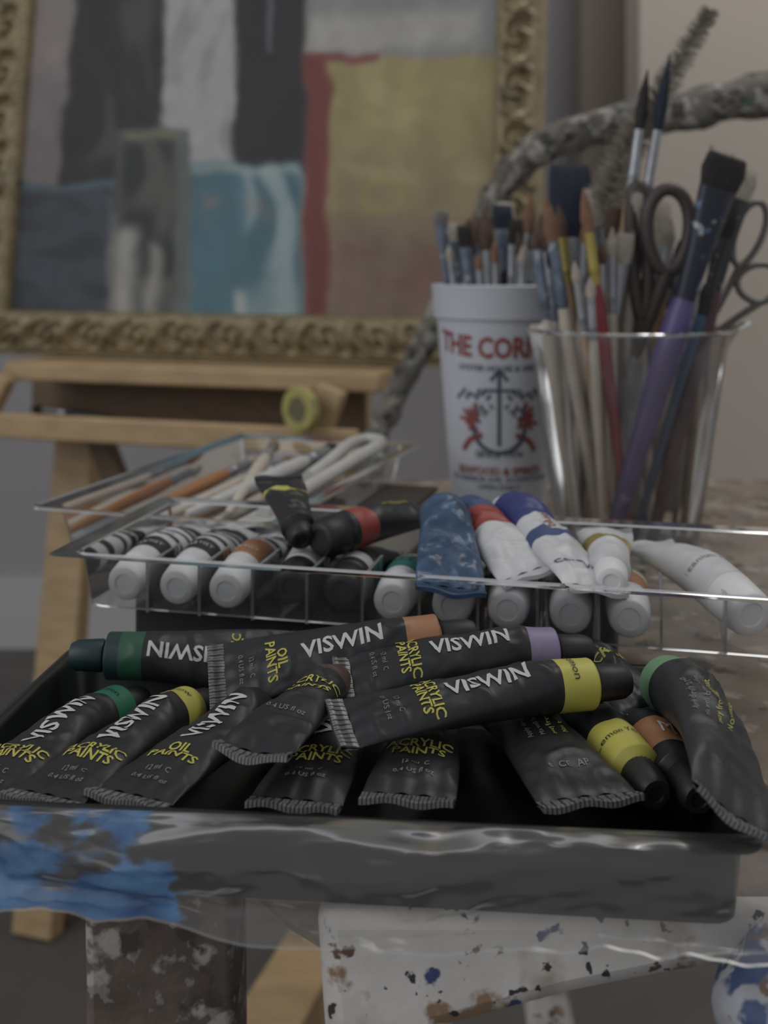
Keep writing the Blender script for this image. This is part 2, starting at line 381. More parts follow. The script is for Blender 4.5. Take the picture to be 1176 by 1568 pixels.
BOXB = mat('box_black_card', (38, 38, 40), .6)
mb = MB(); mb.box((0, 0, .6285), (.22, .085, .032), BOXB)
mb.build('paint_set_box', Matrix.Translation((.0, .535, 0)) @ Matrix.Rotation(yaw, 4, 'Z'), bevel=.002)
mb = MB(); PAP = mat('sketchbook_pages', (180, 175, 165), .8); COV = mat('sketchbook_cover', (70, 62, 55), .7)
mb.box((0, 0, .614), (.11, .17, .003), COV); mb.box((0, 0, .6285), (.106, .166, .026), PAP); mb.box((0, 0, .643), (.11, .17, .003), COV)
mb.build('sketchbook', Matrix.Translation((-.040, .700, 0)) @ Matrix.Rotation(math.radians(-17), 4, 'Z'), bevel=.0008)

# clear box with painting knives/brushes
BX = Matrix.Translation((-.081, .6945, 0)) @ Matrix.Rotation(math.radians(-17.5), 4, 'Z')
mb = MB()
rows = [rrect(a, b, z, .008) for a, b, z in ((.058, .118, .6455), (.062, .122, .668))]
mb.grid(rows, CLR, True); mb.cap(rows[0], CLR)
mb.grid([rrect(.062, .122, .668, .008), rrect(.070, .130, .669, .006)], CLR, True)
mb.grid([rrect(.070, .130, .669, .006), rrect(.0715, .1315, .6695, .006), rrect(.0715, .1315, .668, .006)], EDGE, True)
mb.build('clear_brush_box', BX, fix=False)

def brush(tip, bot, handle, ferr, bris, r=.0035, bl=.02, fl=.03, flat=False, name='paint_brush', side=(1, .3, 0), endr=.5):
    A = Vector(bot); B = Vector(tip); L = (B-A).length; h = L-bl-fl
    mb = MB()
    mb.lathe(A, B, [(0, r*endr*.6), (.002, r*endr), (h*.35, r*.72), (h*.78, r), (h*.93, r*.9), (h, r*.72)], handle, 14, side)
    if flat:
        mb.lathe(A, B, [(h-.002, r*.75), (h+fl*.4, r*.95, r*.8), (h+fl, r*1.5, r*.6)], ferr, 18, side)
        mb.lathe(A, B, [(h+fl-.001, r*1.45, r*.55), (h+fl+bl*.5, r*1.8, r*.6), (h+fl+bl*.92, r*1.65, r*.4), (h+fl+bl, r*1.4, r*.1)], bris, 18, side)
        ax = (B-A).normalized(); sd = Vector(side); sd = (sd-ax*sd.dot(ax)).normalized()
        for i in range(16):
            o = sd*r*R.uniform(-1.7, 1.7); p0 = A+ax*(h+fl+bl*.4)+o*.8
            mb.pipe([p0, p0+ax*bl*R.uniform(.55, .75)+o*.25], [.0004, .0001], bris, 4)
    else:
        mb.lathe(A, B, [(h-.002, r*.75), (h+.002, r*.85), (h+fl*.2, r*.78), (h+fl*.24, r*.9), (h+fl*.3, r*.78), (h+fl, r*.8)], ferr, 16, side)
        mb.lathe(A, B, [(h+fl-.001, r*.75), (h+fl+bl*.3, r*1.0), (h+fl+bl*.65, r*.7), (h+fl+bl, r*.08)], bris, 14, side)
    return mb.build(name)

HORG = mat('handle_orange', (170, 112, 66), .45)
for (x0, y0, x1, y1, hd, br, rr, z) in ((-.03, -.10, -.012, .10, CREAM, BRO, .0045, .651), (-.012, -.11, .002, .085, HORG, BRD, .0045, .651), (.008, -.10, .014, .11, CREAM, BRB, .005, .652),
                              (-.045, -.09, -.035, .09, HORG, BRC, .0045, .652), (.03, -.1, .025, .1, HBLK, BRO, .004, .652), (.02, -.08, -.03, .105, CREAM, BRO, .0045, .661), (.0, -.09, .02, .10, HWHITE, BRD, .0055, .661)):
    brush(BX @ Vector((x1, y1, z+.008)), BX @ Vector((x0, y0, z)), hd, SILV, br, r=rr)
mb = MB()
pts = catmull([(.045, -.09, .664), (.047, -.02, .667), (.050, .05, .671), (.053, .095, .674), (.040, .108, .674), (.032, .09, .673), (.034, .04, .669), (.036, 0, .667)], 6)
mb.pipe(pts, .0042, HWHITE, 10)
mb.add([(.033, -.115, .662), (.040, -.118, .662), (.054, -.10, .662), (.05, -.06, .665), (.040, -.06, .665)], [(0, 1, 2, 3, 4)], HWHITE)
mb.build('palette_knife', BX)

# ------------------------------------------------------------------ white souvenir cup
CUPM = mat('cup_white_plastic', (184, 188, 197), .5)
CRED = mat('cup_print_red', (144, 66, 58), .5); CDK = mat('cup_print_blue', (68, 76, 92), .5)
cx, cy = .086, .83; zb, zt = .612, .783; rb, rt = .0345, .0485
mb = MB()
def rad(z): return lerp(rb, rt, (z-zb)/(zt-zb))
prof = [(zb, rb-.004), (zb, rb), (zb+.01, rad(zb+.01)), (.7575, rad(.7575)), (.7585, rt+.0005), (.778, rt+.0015), (zt-.001, rt+.0022), (zt, rt+.001), (zt-.001, rt-.0005), (.76, rt-.0025), (zb+.003, rb-.003)]
n = 64
rows = [[Vector((cx+r*math.cos(2*pi*j/n), cy+r*math.sin(2*pi*j/n), z)) for j in range(n)] for z, r in prof]
mb.grid(rows, CUPM, True); mb.cap(rows[0], CUPM); mb.cap(rows[-1], CUPM)
a0 = math.atan2(-cy, -cx)
def cupmap(x, z, off=.0004):
    z -= .004; r = rad(z)+off; a = a0+x/r; return Vector((cx+r*math.cos(a), cy+r*math.sin(a), z))
def cuptext(t, size, z, mt, bold=.0, arch=0., sx=1.):
    vs, fs = text_geo(t, bold)
    mb.add([cupmap(x*size*sx, z+y*size-arch*(x*size*sx/.04)**2) for x, y in vs], fs, mt)
def cupline(pts, w, mt):
    for (x0, z0), (x1, z1) in zip(pts[:-1], pts[1:]):
        d = Vector((x1-x0, z1-z0)); ln = d.length; k = max(1, int(ln/.004)); nn = Vector((-d.y, d.x)).normalized()*w/2
        rws = [[cupmap(x0+d.x*i/k+nn.x*s, z0+d.y*i/k+nn.y*s, .0005) for s in (-1, 1)] for i in range(k+1)]
        mb.grid(rws, mt)
cuptext('THE CORNER', .0205, .7415, CRED, .035, -.003, .8)
cuptext('OYSTER HOUSE & GRILL', .0058, .7275, CDK, .02, -.001)
cupline([(0, .726), (0, .672)], .0026, CDK); cupline([(-.012, .712), (.012, .712)], .0022, CDK)
cupline([(-.006, .719), (0, .727), (.006, .719)], .0024, CDK)
cupline([(.019*math.cos(a), .686+.019*math.sin(a)) for a in [pi+pi*i/14 for i in range(15)]], .0032, CDK)
cupline([(-.022, .69), (-.019, .697), (-.014, .688)], .0022, CDK); cupline([(.022, .69), (.019, .697), (.014, .688)], .0022, CDK)
for s in (-1, 1):
    for a in range(9):
        an = a*2*pi/9+.3*s; cxx, czz = s*.021, .690; k = .6+.4*((a*7) % 3)/2
        cupline([(cxx, czz), (cxx+.010*k*math.cos(an), czz+.012*k*math.sin(an)+.002)], .0026, CRED)
    cupline([(s*.012, .68), (s*.022, .676), (s*.028, .668)], .004, CRED)
    for a in range(7): cupline([(s*(.006+.004*a), .709+.002*(a % 3)), (s*(.009+.004*a), .705+.003*(a % 2))], .0022, CDK)
    for a in range(5): cupline([(s*(.004+.003*a), .699-.003*(a % 3)), (s*(.007+.003*a), .702-.004*(a % 2))], .0016, CDK)
cuptext('SINCE 1974', .007, .6655, CDK, .02)
cuptext('SEAFOOD & SPIRITS', .0075, .6535, CRED, .03)
cuptext('123 HARBOR AVE  DOWNTOWN', .0055, .6475, CDK, .01); cuptext('OPEN DAILY', .0055, .642, CDK, .01)
mb.build('souvenir_cup', sharp=50, fix=False)

for tip, bot, hd, fe, br, r, bl, fl, fltt in (
    ((.0415, .826, .838), (.066, .83, .618), HBLU, FBLU, HGRY, .0036, .010, .055, True),
    ((.052, .850, .829), (.075, .84, .618), CREAM, FBLU, BRC, .0036, .014, .05, True),
    ((.0735, .815, .838), (.090, .825, .618), HBLK, SILV, BRB, .0062, .030, .035, False),
    ((.063, .840, .822), (.08, .842, .618), HWOOD, SILV, BRB, .0036, .018, .03, True),
    ((.089, .835, .842), (.095, .82, .618), HBLK, FBLU, BRN2, .0046, .018, .03, True),
    ((.099, .820, .822), (.10, .835, .618), HWOOD, SILV, BRB, .0045, .018, .028, False),
    ((.1110, .84, .853), (.102, .845, .618), CREAM, SILV, BRO, .005, .032, .035, False),
    ((.082, .862, .826), (.088, .845, .618), HBLU, SILV, BRC, .004, .018, .03, False),
    ((.047, .812, .812), (.073, .815, .618), HWHITE, SILV, BRC, .003, .012, .03, False),
    ((.058, .808, .826), (.08, .812, .618), HWHITE, FBLU, BRD, .0034, .016, .04, True),
    ((.080, .805, .815), (.088, .812, .618), HGRY, SILV, BRO, .0034, .016, .03, False),
    ((.092, .80, .832), (.093, .812, .618), HBLU, SILV, BRD, .0034, .02, .03, False),
    ((.118, .83, .836), (.105, .835, .618), CREAM, SILV, BRB, .004, .02, .03, False),
    ((.068, .802, .806), (.082, .815, .618), CREAM, SILV, BRO, .0032, .012, .026, False),
    ((.100, .798, .812), (.096, .812, .618), HWHITE, SILV, BRC, .0034, .014, .026, False),
    ((.108, .808, .826), (.100, .815, .618), HWOOD, SILV, BRD, .0036, .018, .03, False),
    ((.070, .865, .832), (.082, .85, .618), HWHITE, FBLU, BRB, .0042, .018, .03, True),
    ((.095, .868, .846), (.09, .85, .618), HWOOD, SILV, BRC, .0045, .022, .03, True),
    ((.105, .858, .832), (.098, .85, .618), HMAR, SILV, BRD, .0045, .02, .03, True)):
    brush(tip, bot, hd, fe, br, r, bl, fl, fltt)

# ------------------------------------------------------------------ clear pitcher
gx, gy, gz = .162, .74, .612
mb = MB(); n = 72
def pr(z, r, dsp=0.):
    out = []
    for j in range(n):
        a = 2*pi*j/n; da = abs((a+pi) % (2*pi)-pi); k = max(0, 1-da/.32)
        out.append(Vector((gx+(r+dsp*k*k)*math.cos(a), gy+(r+dsp*k*k)*math.sin(a), z+.3*dsp*k*k)))
    return out
rows = [pr(gz, .044), pr(gz+.002, .046), pr(.70, .058), pr(.74, .0635, .002), pr(.752, .0655, .010), pr(.7545, .0662, .014)]
mb.grid(rows, CLRG, True); mb.cap(rows[0], CLRG)
mb.grid([pr(.7545, .0662, .014), pr(.7558, .0668, .0145), pr(.7552, .0677, .015), pr(.7535, .0672, .015)], EDGE, True)
mb.grid([pr(gz, .046), pr(gz+.004, .0465), pr(gz+.004, .0455)], EDGE, True)
mb.build('clear_plastic_pitcher', fix=False)
LB = [
    ((.1016, .70, .842), (.143, .735, .618), CREAM, FBLU, BRO, .0048, .030, .042, False),
    ((.096, .71, .820), (.127, .73, .618), CREAM, FBLU, BRB, .0044, .012, .045, False),
    ((.1255, .70, .846), (.158, .712, .618), HRED, GOLDF, BRO, .0044, .028, .032, False),
    ((.128, .765, .866), (.135, .755, .618), HBLK, SILV, BRN2, .0095, .050, .03, True),
    ((.1745, .735, .927), (.135, .75, .618), HWOOD, SILV, BRD, .0042, .040, .04, False),
    ((.188, .73, .936), (.143, .765, .618), CREAM, SILV, BRN2, .0042, .050, .05, False),
    ((.139, .71, .812), (.14, .72, .618), HWOOD, SILV, BRB, .0036, .014, .034, False),
    ((.147, .715, .822), (.149, .73, .618), CREAM, SILV, BRC, .0036, .018, .036, False),
    ((.157, .72, .818), (.138, .745, .618), HWOOD, SILV, BRC, .004, .02, .036, True),
    ((.2150, .693, .866), (.143, .708, .618), HPUR, FDRK, BRD, .0090, .022, .070, True),
    ((.2345, .725, .862), (.172, .715, .618), HMAR, HBLK, BRC, .0072, .022, .060, True),
    ((.226, .712, .838), (.163, .725, .618), HBLU, HBLK, BRD, .0045, .024, .05, False),
    ((.2180, .755, .785), (.200, .742, .618), HWOOD, SILV, BRB, .0046, .02, .03, False),
    ((.206, .78, .80), (.185, .762, .618), HMAR, SILV, BRD, .0045, .02, .03, True),
    ((.173, .785, .83), (.178, .735, .618), CREAM, SILV, BRC, .0055, .024, .03, True),
    ((.190, .785, .845), (.185, .76, .618), CREAM, SILV, BRC, .0085, .034, .03, True),
    ((.117, .745, .838), (.145, .77, .618), HWOOD, GOLDF, BRB, .0045, .022, .03, False),
    ((.108, .725, .810), (.128, .72, .618), HWHITE, FBLU, BRD, .0034, .014, .034, False),
    ((.120, .70, .800), (.148, .715, .618), HWOOD, SILV, BRC, .0034, .014, .03, False),
    ((.133, .73, .830), (.128, .745, .618), CREAM, SILV, BRO, .0036, .018, .03, False),
    ((.152, .74, .835), (.165, .76, .618), HGRY, SILV, BRB, .004, .02, .034, True),
    ((.170, .73, .845), (.160, .775, .618), CREAM, SILV, BRC, .0045, .024, .035, True),
    ((.182, .77, .790), (.178, .755, .618), HBLU, SILV, BRB, .0034, .016, .03, False),
    ((.205, .77, .815), (.190, .765, .618), HBLK, SILV, BRD, .004, .02, .034, False),
    ((.209, .74, .800), (.193, .74, .618), HGRY, SILV, BRC, .0036, .02, .03, False),
    ((.238, .755, .850), (.186, .765, .618), HWOOD, SILV, BRC, .004, .024, .035, False),
    ((.143, .76, .850), (.165, .775, .618), HWOOD, SILV, BRC, .0048, .026, .035, True),
    ((.128, .69, .790), (.140, .705, .618), CREAM, SILV, BRC, .0034, .012, .026, False),
    ((.105, .75, .826), (.150, .755, .618), CREAM, SILV, BRB, .0046, .02, .03, False),
    ((.150, .79, .826), (.15, .775, .618), HWOOD, SILV, BRD, .0048, .02, .03, False),
    ((.198, .765, .83), (.172, .77, .618), HWOOD, SILV, BRC, .0048, .02, .03, False),
    ((.214, .765, .822), (.18, .75, .618), CREAM, SILV, BRO, .0044, .02, .03, False),
]
for a in LB: brush(*a[:9])

mb = MB(); WIRE = mat('wire_grey', (130, 128, 122), .35, .7); BRG = mat('bottle_bristle', (150, 142, 126), .8)
bp = catmull([(.136, .765, .62), (.142, .765, .78), (.160, .755, .862), (.190, .75, .918), (.219, .745, .968)], 14)
mb.pipe(bp, .0014, WIRE, 8)
L0 = int(len(bp)*.42)
for i in range(2600):
    t = R.uniform(L0, len(bp)-1.01); k = int(t); p = bp[k].lerp(bp[k+1], t-k); ax = (bp[k+1]-bp[k]).normalized()
    ang = R.uniform(0, 2*pi); sd = ax.orthogonal().normalized(); q = Matrix.Rotation(ang, 3, ax) @ sd
    ln = lerp(.0165, .007, (t-L0)/(len(bp)-1-L0))*R.uniform(.7, 1.05)
    mb.pipe([p, p+q*ln+ax*.002], [.00026, .00016], BRG, 3)
mb.build('bottle_brush', fix=False)

def scissors(loops, pivot, blades, hm, hr, name='scissors'):
    mb = MB()
    for (c, rx, rz, yo, tilt) in loops:
        pts = []
        for i in range(28):
            a = 2*pi*i/28; x = rx*math.cos(a)*(1+.15*math.sin(a)); z = rz*math.sin(a)
            pts.append(Vector((c[0]+x*math.cos(tilt)-z*math.sin(tilt), c[1]+yo, c[2]+x*math.sin(tilt)+z*math.cos(tilt))))
        mb.pipe(pts, hr, hm, 10, closed=True)
        low = min(pts, key=lambda p: p.z)
        mb.pipe([low, low.lerp(Vector(pivot), .5)+Vector((0, yo*.3, 0)), Vector(pivot)], [hr*1.1, hr, hr*.7], hm, 10)
    for b in blades: mb.beam(pivot, b, .010, .0016, SILV)
    mb.lathe(Vector(pivot)+Vector((0, -.003, 0)), Vector(pivot)+Vector((0, .003, 0)), [(0, .003), (.006, .003)], SILV, 12)
    mb.build(name)
SCB = mat('scissor_handle', (70, 60, 56), .5)
scissors([((.1855, .725, .820), .0140, .027, 0, -.03), ((.1690, .730, .806), .0055, .044, .003, .04)], (.166, .735, .735), [(.160, .745, .63), (.167, .742, .63)], SCB, .0045)
SCG = mat('scissor_handle_grey', (110, 108, 104), .3, .6)
scissors([((.2415, .735, .818), .009, .022, 0, -.35), ((.2495, .735, .785), .014, .0125, .004, .3)], (.212, .745, .745), [(.190, .757, .63), (.195, .752, .63)], SCG, .0022)

CRUST = mat('crusted_paint', (106, 101, 92), .75, var=.35, vscale=60, bump=1., bscale=70,
            specks=[((156, 153, 144), 75, .53, .05), ((62, 58, 54), 85, .56, .05), ((70, 92, 82), 50, .62, .05), ((130, 110, 90), 70, .61, .05)])
mb = MB()
pts = catmull([(.42, .93, .968), (.359, .95, .953), (.289, .96, .9355), (.2145, .98, .924), (.154, 1.0, .909), (.121, 1.02, .884), (.097, 1.05, .843), (.065, 1.08, .768), (.034, 1.1, .709), (.008, 1.1, .658), (-.012, 1.1, .60), (-.02, 1.11, .4), (-.02, 1.12, .004)], 10)
rr = [lerp(.0200, .0125, min(1, i/70))*(1+.08*math.sin(i*.9)) for i in range(len(pts))]
mb.pipe(pts, rr, CRUST, 20, jit=.25)
mb.build('paint_crusted_cane')

# ------------------------------------------------------------------ framed painting
l = math.radians(7.5); W = Vector((.956, -.292, 0)).normalized(); hv = Vector((-W.y, W.x, 0))
H = hv*math.sin(l)+Vector((0, 0, math.cos(l))); Nn = W.cross(H)
O = Vector((-.468, 1.40, .738)); PW, PH, MW = .610, .74, .056
PM = Matrix(((W.x, H.x, Nn.x, O.x), (W.y, H.y, Nn.y, O.y), (W.z, H.z, Nn.z, O.z), (0, 0, 0, 1)))
GOLD = mat('frame_gold', (146, 130, 96), .42, .35, var=.22, vscale=50, bump=.3, bscale=90, specks=[((92, 84, 66), 60, .60, .08)])
frame_root = bpy.data.objects.new('framed_painting', None); C.objects.link(frame_root)
mb = MB()
inn = [Vector((0, 0)), Vector((PW, 0)), Vector((PW, PH)), Vector((0, PH))]
outd = [Vector((-1, -1)), Vector((1, -1)), Vector((1, 1)), Vector((-1, 1))]
def prof_h(s, q):
    base = .006+.022*math.sin(pi*min(1, q*1.05))**.6 if q < .95 else .012
    cell = .066; sc = (s/cell-math.floor(s/cell)-.5)*cell; qq = (q-.52)*MW
    rho = math.hypot(sc, qq*1.1); th = math.atan2(qq, sc)
    win = sm(.18, .3, q)*(1-sm(.72, .84, q))
    h = base-.008*win+win*(.0052*math.sin(rho/.0036-th*2)+.002)+win*.007*sm(.024, .033, abs(sc))
    h += .003*(1-sm(0, .13, abs(q-.08)*2))*abs(math.sin(s*pi/.008))
    h += .003*(1-sm(0, .1, abs(q-.9)*2))
    return h
for k in range(4):
    a, b = inn[k], inn[(k+1) % 4]; ao, bo = a+outd[k]*MW, b+outd[(k+1) % 4]*MW
    n = int((bo-ao).length/.0022); rows = []
    for i in range(n+1):
        t = i/n; row = [Vector((*(a.lerp(b, t)), 0))]
        for j in range(27):
            q = j/26; p = a.lerp(b, t).lerp(ao.lerp(bo, t), q); s = (ao.lerp(bo, t)-ao).length
            row.append(Vector((p.x, p.y, prof_h(s, q))))
        po = ao.lerp(bo, t); row.append(Vector((po.x, po.y, -.012)))
        rows.append(row)
    mb.grid(rows, GOLD)
mb.build('ornate_frame', PM, fix=False, sharp=70, parent=None).parent = frame_root
def reg(u, v, u0, u1, v0, v1, s=8): return sm(u0-s, u0+s, u)*(1-sm(u1-s, u1+s, u))*sm(v0-s, v0+s, v)*(1-sm(v1-s, v1+s, v))
def art(fx, fy):
    p = fx*1.22/(1.40-.18*fx); q = fy*PH/(.412-.046*fx)
    v = 475*(1-q); u = 20+730*p+(470-v)*.04
    # rotated sampling keeps the noise lattice from lining up with the canvas
    ur, vr = u*.80+v*.60, -u*.60+v*.80
    nz = lambda s, o: noise.noise(Vector((ur*s, vr*s, o)))
    u2 = u+10*nz(.015, 1)+3*nz(.05, 2); v2 = v+10*nz(.015, 5)+3*nz(.05, 6)
    st = noise.noise(Vector((u*.028+v*.004+2*nz(.006, 31), v*.006-u*.002, 3.3)))+.3*nz(.02, 12)
    st2 = noise.noise(Vector((u*.010+v*.006, v*.03-u*.008+nz(.008, 33), 8.3)))+.3*nz(.02, 14)
    c = Vector((146, 136, 130))
    def mix(col, k):
        nonlocal c
        c = c.lerp(Vector(col), max(0, min(1, k)))
    mix((126, 118, 118), reg(u2, v2, 0, 110, 120, 300, 30))
    mix((50, 48, 50), reg(u2, v2, 100-v2*.06, 243, -400, 330))
    mix((84, 82, 80), reg(u2, v2, 110, 230, -400, 250, 15)*sm(.05, .45, st)*.7)
    mix((176, 175, 173), reg(u2, v2, 243, 360, -400, 275))
    mix((146, 146, 146), reg(u2, v2, 243, 360, -400, 275)*sm(.0, .4, st))
    mix((45, 42, 45), reg(u2, v2, 355, 470, -400, 270))
    mix((110, 115, 125), reg(u2, v2, 402, 412, -300, 90, 4)*.8)
    mix((146, 146, 144), reg(u2, v2, 468, 900, -400, 88))
    mix((180, 176, 166), reg(u2, v2+u2*.05, 468, 740, 55, 110, 14)*.8)
    mix((162, 148, 98), reg(u2, v2, 495, 900, 95, 600))
    mix((150, 133, 100), reg(u2, v2, 495, 900, 230, 600, 40)*.7)
    mix((130, 106, 92), reg(u2, v2, 495, 900, 345, 700, 50))
    mix((176, 165, 118), reg(u2, v2, 495, 760, 100, 330, 20)*sm(.0, .6, st2)*.6)
    mix((142, 84, 70), reg(u2, v2, 520, 740, 330, 470, 30)*sm(.1, .5, st2)*.35)
    ee = math.hypot((u2-590)/30, (v2-300)/22); mix((172, 150, 84), (1-sm(.0, .35, abs(ee-1)))*.5)
    mix((126, 60, 54), reg(u2, v2, 466, 503, 90, 600)); mix((132, 62, 54), reg(u2, v2, 466, 580, 84, 96, 5)*.8)
    mix((116, 54, 50), reg(u2, v2, 466, 485, 90, 600)*sm(0, .4, st))
    mix((80, 118, 130), reg(u2, v2, 288, 462, 255, 700)); mix((144, 164, 166), reg(u2, v2, 375, 460, 255, 700, 14)*sm(-.25, .3, st))
    mix((162, 174, 172), reg(u2, v2, 290, 460, 255, 272, 6)*.7); mix((144, 128, 122), reg(u2, v2, 310, 420, 305, 345, 14)*sm(-.3, .3, st2)*.8)
    mix((190, 190, 185), reg(u2, v2, 360, 380, 440, 600, 8)*.8)
    mix((94, 94, 88), reg(u2, v2, 172, 288, 205, 700)); mix((50, 52, 52), reg(u2, v2, 182, 276, 222, 420, 14)*sm(-.4, .1, st))
    mix((138, 136, 108), reg(u2, v2, 185, 285, 208, 220, 5)*.6); mix((106, 118, 114), reg(u2, v2, 268, 290, 205, 700, 7)*.7)
    mix((170, 166, 156), reg(u2, v2, 178, 208, 350, 600, 14)*.9); mix((170, 166, 156), reg(u2, v2, 225, 245, 370, 600, 12)*.8)
    mix((68, 74, 82), reg(u2, v2, 0, 168, 290, 700)); mix((82, 102, 110), reg(u2, v2, 0, 168, 286, 298, 5)+.8*reg(u2, v2, 160, 170, 290, 360, 4))
    mix((54, 58, 64), reg(u2, v2, 0, 168, 300, 700)*sm(0, .4, st2))
    k = .95+.09*st+.04*nz(.05, 9)
    return [max(0, min(255, x*k)) for x in mute(c, .08)]
nx, ny = 280, 330
vs = []; cols = []
for j in range(ny+1):
    for i in range(nx+1):
        vs.append((PW*i/nx, PH*j/ny, .003)); cols.append((*lin(art(i/nx, j/ny)), 1.))
fs = [(j*(nx+1)+i, j*(nx+1)+i+1, (j+1)*(nx+1)+i+1, (j+1)*(nx+1)+i) for j in range(ny) for i in range(nx)]
me = bpy.data.meshes.new('canvas'); me.from_pydata(vs, [], fs)
ca = me.color_attributes.new('art', 'FLOAT_COLOR', 'POINT'); ca.data.foreach_set('color', [x for c in cols for x in c])
m = bpy.data.materials.new('oil_painting'); m.use_nodes = True; N = m.node_tree.nodes; Lk = m.node_tree.links
at = N.new('ShaderNodeAttribute'); at.attribute_name = 'art'; P = N['Principled BSDF']; P.inputs['Roughness'].default_value = .6
Lk.new(at.outputs['Color'], P.inputs['Base Color'])
me.materials.append(m); ob = bpy.data.objects.new('canvas', me); C.objects.link(ob); ob.matrix_world = PM; ob.parent = frame_root

# ------------------------------------------------------------------ easel
def EP(t, mm, z): return Vector((-.50+.956*t-.292*mm, 1.41-.292*t-.956*mm, z))
mb = MB(); S = (.956, -.292, 0)
ledge_z = .683
def ebox(t0, t1, m0, m1, z0, z1, mt):
    c = EP((t0+t1)/2, (m0+m1)/2, (z0+z1)/2); mb.box(c, (t1-t0, m1-m0, z1-z0), mt, Matrix.Rotation(math.atan2(-.292, .956), 3, 'Z'))
ebox(.085, .545, -.01, .09, ledge_z-.022, ledge_z-.001, WOOD)
ebox(.03, .53, .108, .120, .598, .626, WOOD)
ebox(.03, .53, .0, .110, .596, .603, WOOD)
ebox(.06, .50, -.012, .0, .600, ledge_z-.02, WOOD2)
mb.beam(EP(.11, .060, .0), EP(.11, -.050, .70), .055, .028, WOOD, S)
mb.beam(EP(.47, .060, .0), EP(.47, -.050, .70), .045, .028, WOOD, S)
for t in (.11, .47):
    mb.beam(EP(t, -.050, .70), EP(t, -.160, 1.52), .045, .024, WOOD, S)
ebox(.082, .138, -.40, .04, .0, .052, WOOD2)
ebox(.425, .495, -.30, .34, .0, .052, WOOD)
mb.beam(EP(.10, .105, .668), EP(.065, .11, .60), .02, .02, WOOD, S)
mb.beam(EP(.50, .105, .668), EP(.475, .11, .60), .03, .02, WOOD, S)
mb.beam(EP(.11, .03, .30), EP(.47, .03, .30), .04, .022, WOOD, (0, 0, 1))
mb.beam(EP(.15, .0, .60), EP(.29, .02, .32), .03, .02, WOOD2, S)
mb.build('wooden_easel', bevel=.003, sharp=30)
mb = MB(); TAPE = mat('tape_yellow', (172, 162, 84), .5, specks=[((120, 112, 76), 60, .58, .05)]); TAPED = mat('tape_core', (108, 102, 72), .6)
c = EP(.474, .134, .647); ax = Vector((-.66, -.75, 0)).normalized()
mb.lathe(c-ax*.005, c+ax*.005, [(0, .012), (0, .0225), (.0015, .024), (.0085, .024), (.010, .0225), (.010, .013), (0, .012)], TAPE, 36, (ax.y, -ax.x, 0), ends=False)
mb.lathe(c-ax*.004, c+ax*.004, [(0, .0125), (.008, .0125)], TAPED, 30, (ax.y, -ax.x, 0))
mb.build('yellow_tape_roll')
brush(EP(.10, .06, .625), EP(.27, .07, .612), HBLK, SILV, BRD, r=.006)

# ------------------------------------------------------------------ stool
STW = mat('stool_white_paint', (206, 202, 196), .55, var=.16, vscale=30, bump=.7, bscale=45,
          specks=[((172, 160, 146), 34, .54, .09), ((150, 120, 90), 60, .59, .05), ((62, 76, 124), 60, .64, .02), ((104, 80, 64), 85, .63, .02), ((60, 55, 54), 180, .65, .02)])
STT = mat('stool_top_messy', (134, 118, 102), .55, var=.3, vscale=30, bump=.7, bscale=60,
          specks=[((164, 153, 140), 48, .54, .06), ((88, 74, 64), 55, .58, .05), ((110, 120, 124), 70, .62, .03), ((150, 120, 84), 90, .63, .03)])
STB = mat('post_brown_splattered', (98, 84, 74), .7, var=.3, vscale=35, bump=.8, bscale=70,
          specks=[((160, 155, 147), 60, .57, .06), ((132, 125, 118), 130, .60, .05), ((72, 60, 52), 60, .6, .05)])
LEGW = mat('stool_leg_blue_white', (160, 163, 170), .6, var=.2, vscale=60, bump=.8, bscale=70, specks=[((62, 82, 124), 75, .50, .05), ((112, 94, 80), 110, .60, .03), ((60, 56, 56), 160, .64, .02)])
root = bpy.data.objects.new('paint_splattered_stool', None); C.objects.link(root)
def extr(poly, z0, z1, mt, mb):
    a = [Vector((x, y, z0)) for x, y in poly]; b = [Vector((x, y, z1)) for x, y in poly]
    mb.grid([a, b], mt, True); mb.cap(a[::-1], mt); mb.cap(b, mt)
mb = MB()
top = [(-.012, .3285), (.30, .3285), (.36, .345), (.38, .40), (.38, .93), (.34, .96), (-.08, .96), (-.115, .93), (-.115, .50), (-.10, .44), (-.03, .345)]
extr(top, .590, .6115, STT, mb); mb.build('seat', bevel=.005, sharp=30).parent = root
mb = MB()
P2 = [(-.020, .6105), (.32, .6105), (.32, .593), (.100, .592), (.085, .590), (.055, .584), (.018, .574), (.010, .55), (.008, 0), (-.014, 0), (-.012, .5), (-.018, .58)]
a = [Vector((x, .3245, z)) for x, z in P2]; b = [Vector((x, .352, z)) for x, z in P2]
mb.grid([a, b], STW, True); mb.cap(a[::-1], STW); mb.cap(b, STW)
mb.build('front_apron', bevel=.006, sharp=30).parent = root
mb = MB(); pp = [(.150, .322, 0), (.132, .314, .3), (.120, .309, .50), (.115, .307, .57), (.117, .309, .600), (.119, .311, .606)]
mb.pipe(catmull(pp, 10), [.021]*38+[.0205, .0198, .019, .0185, .018, .0175, .017, .016, .015, .013, .011, .008, .004], LEGW, 24, jit=.45); mb.build('front_leg').parent = root
mb = MB(); mb.beam((-.085, .47, 0), (-.090, .46, .589), .060, .04, STB); mb.build('side_post', bevel=.004).parent = root
mb = MB(); mb.beam((.34, .90, 0), (.34, .88, .589), .05, .04, STB); mb.beam((.0, .90, 0), (.0, .90, .589), .04, .04, STB); mb.build('rear_legs', bevel=.004).parent = root
mb = MB(); mb.beam((.0, .60, .24), (.34, .60, .24), .03, .03, STW, (0, 0, 1)); mb.beam((.10, .34, .25), (.12, .88, .27), .03, .03, STW); mb.build('rungs', bevel=.004).parent = root

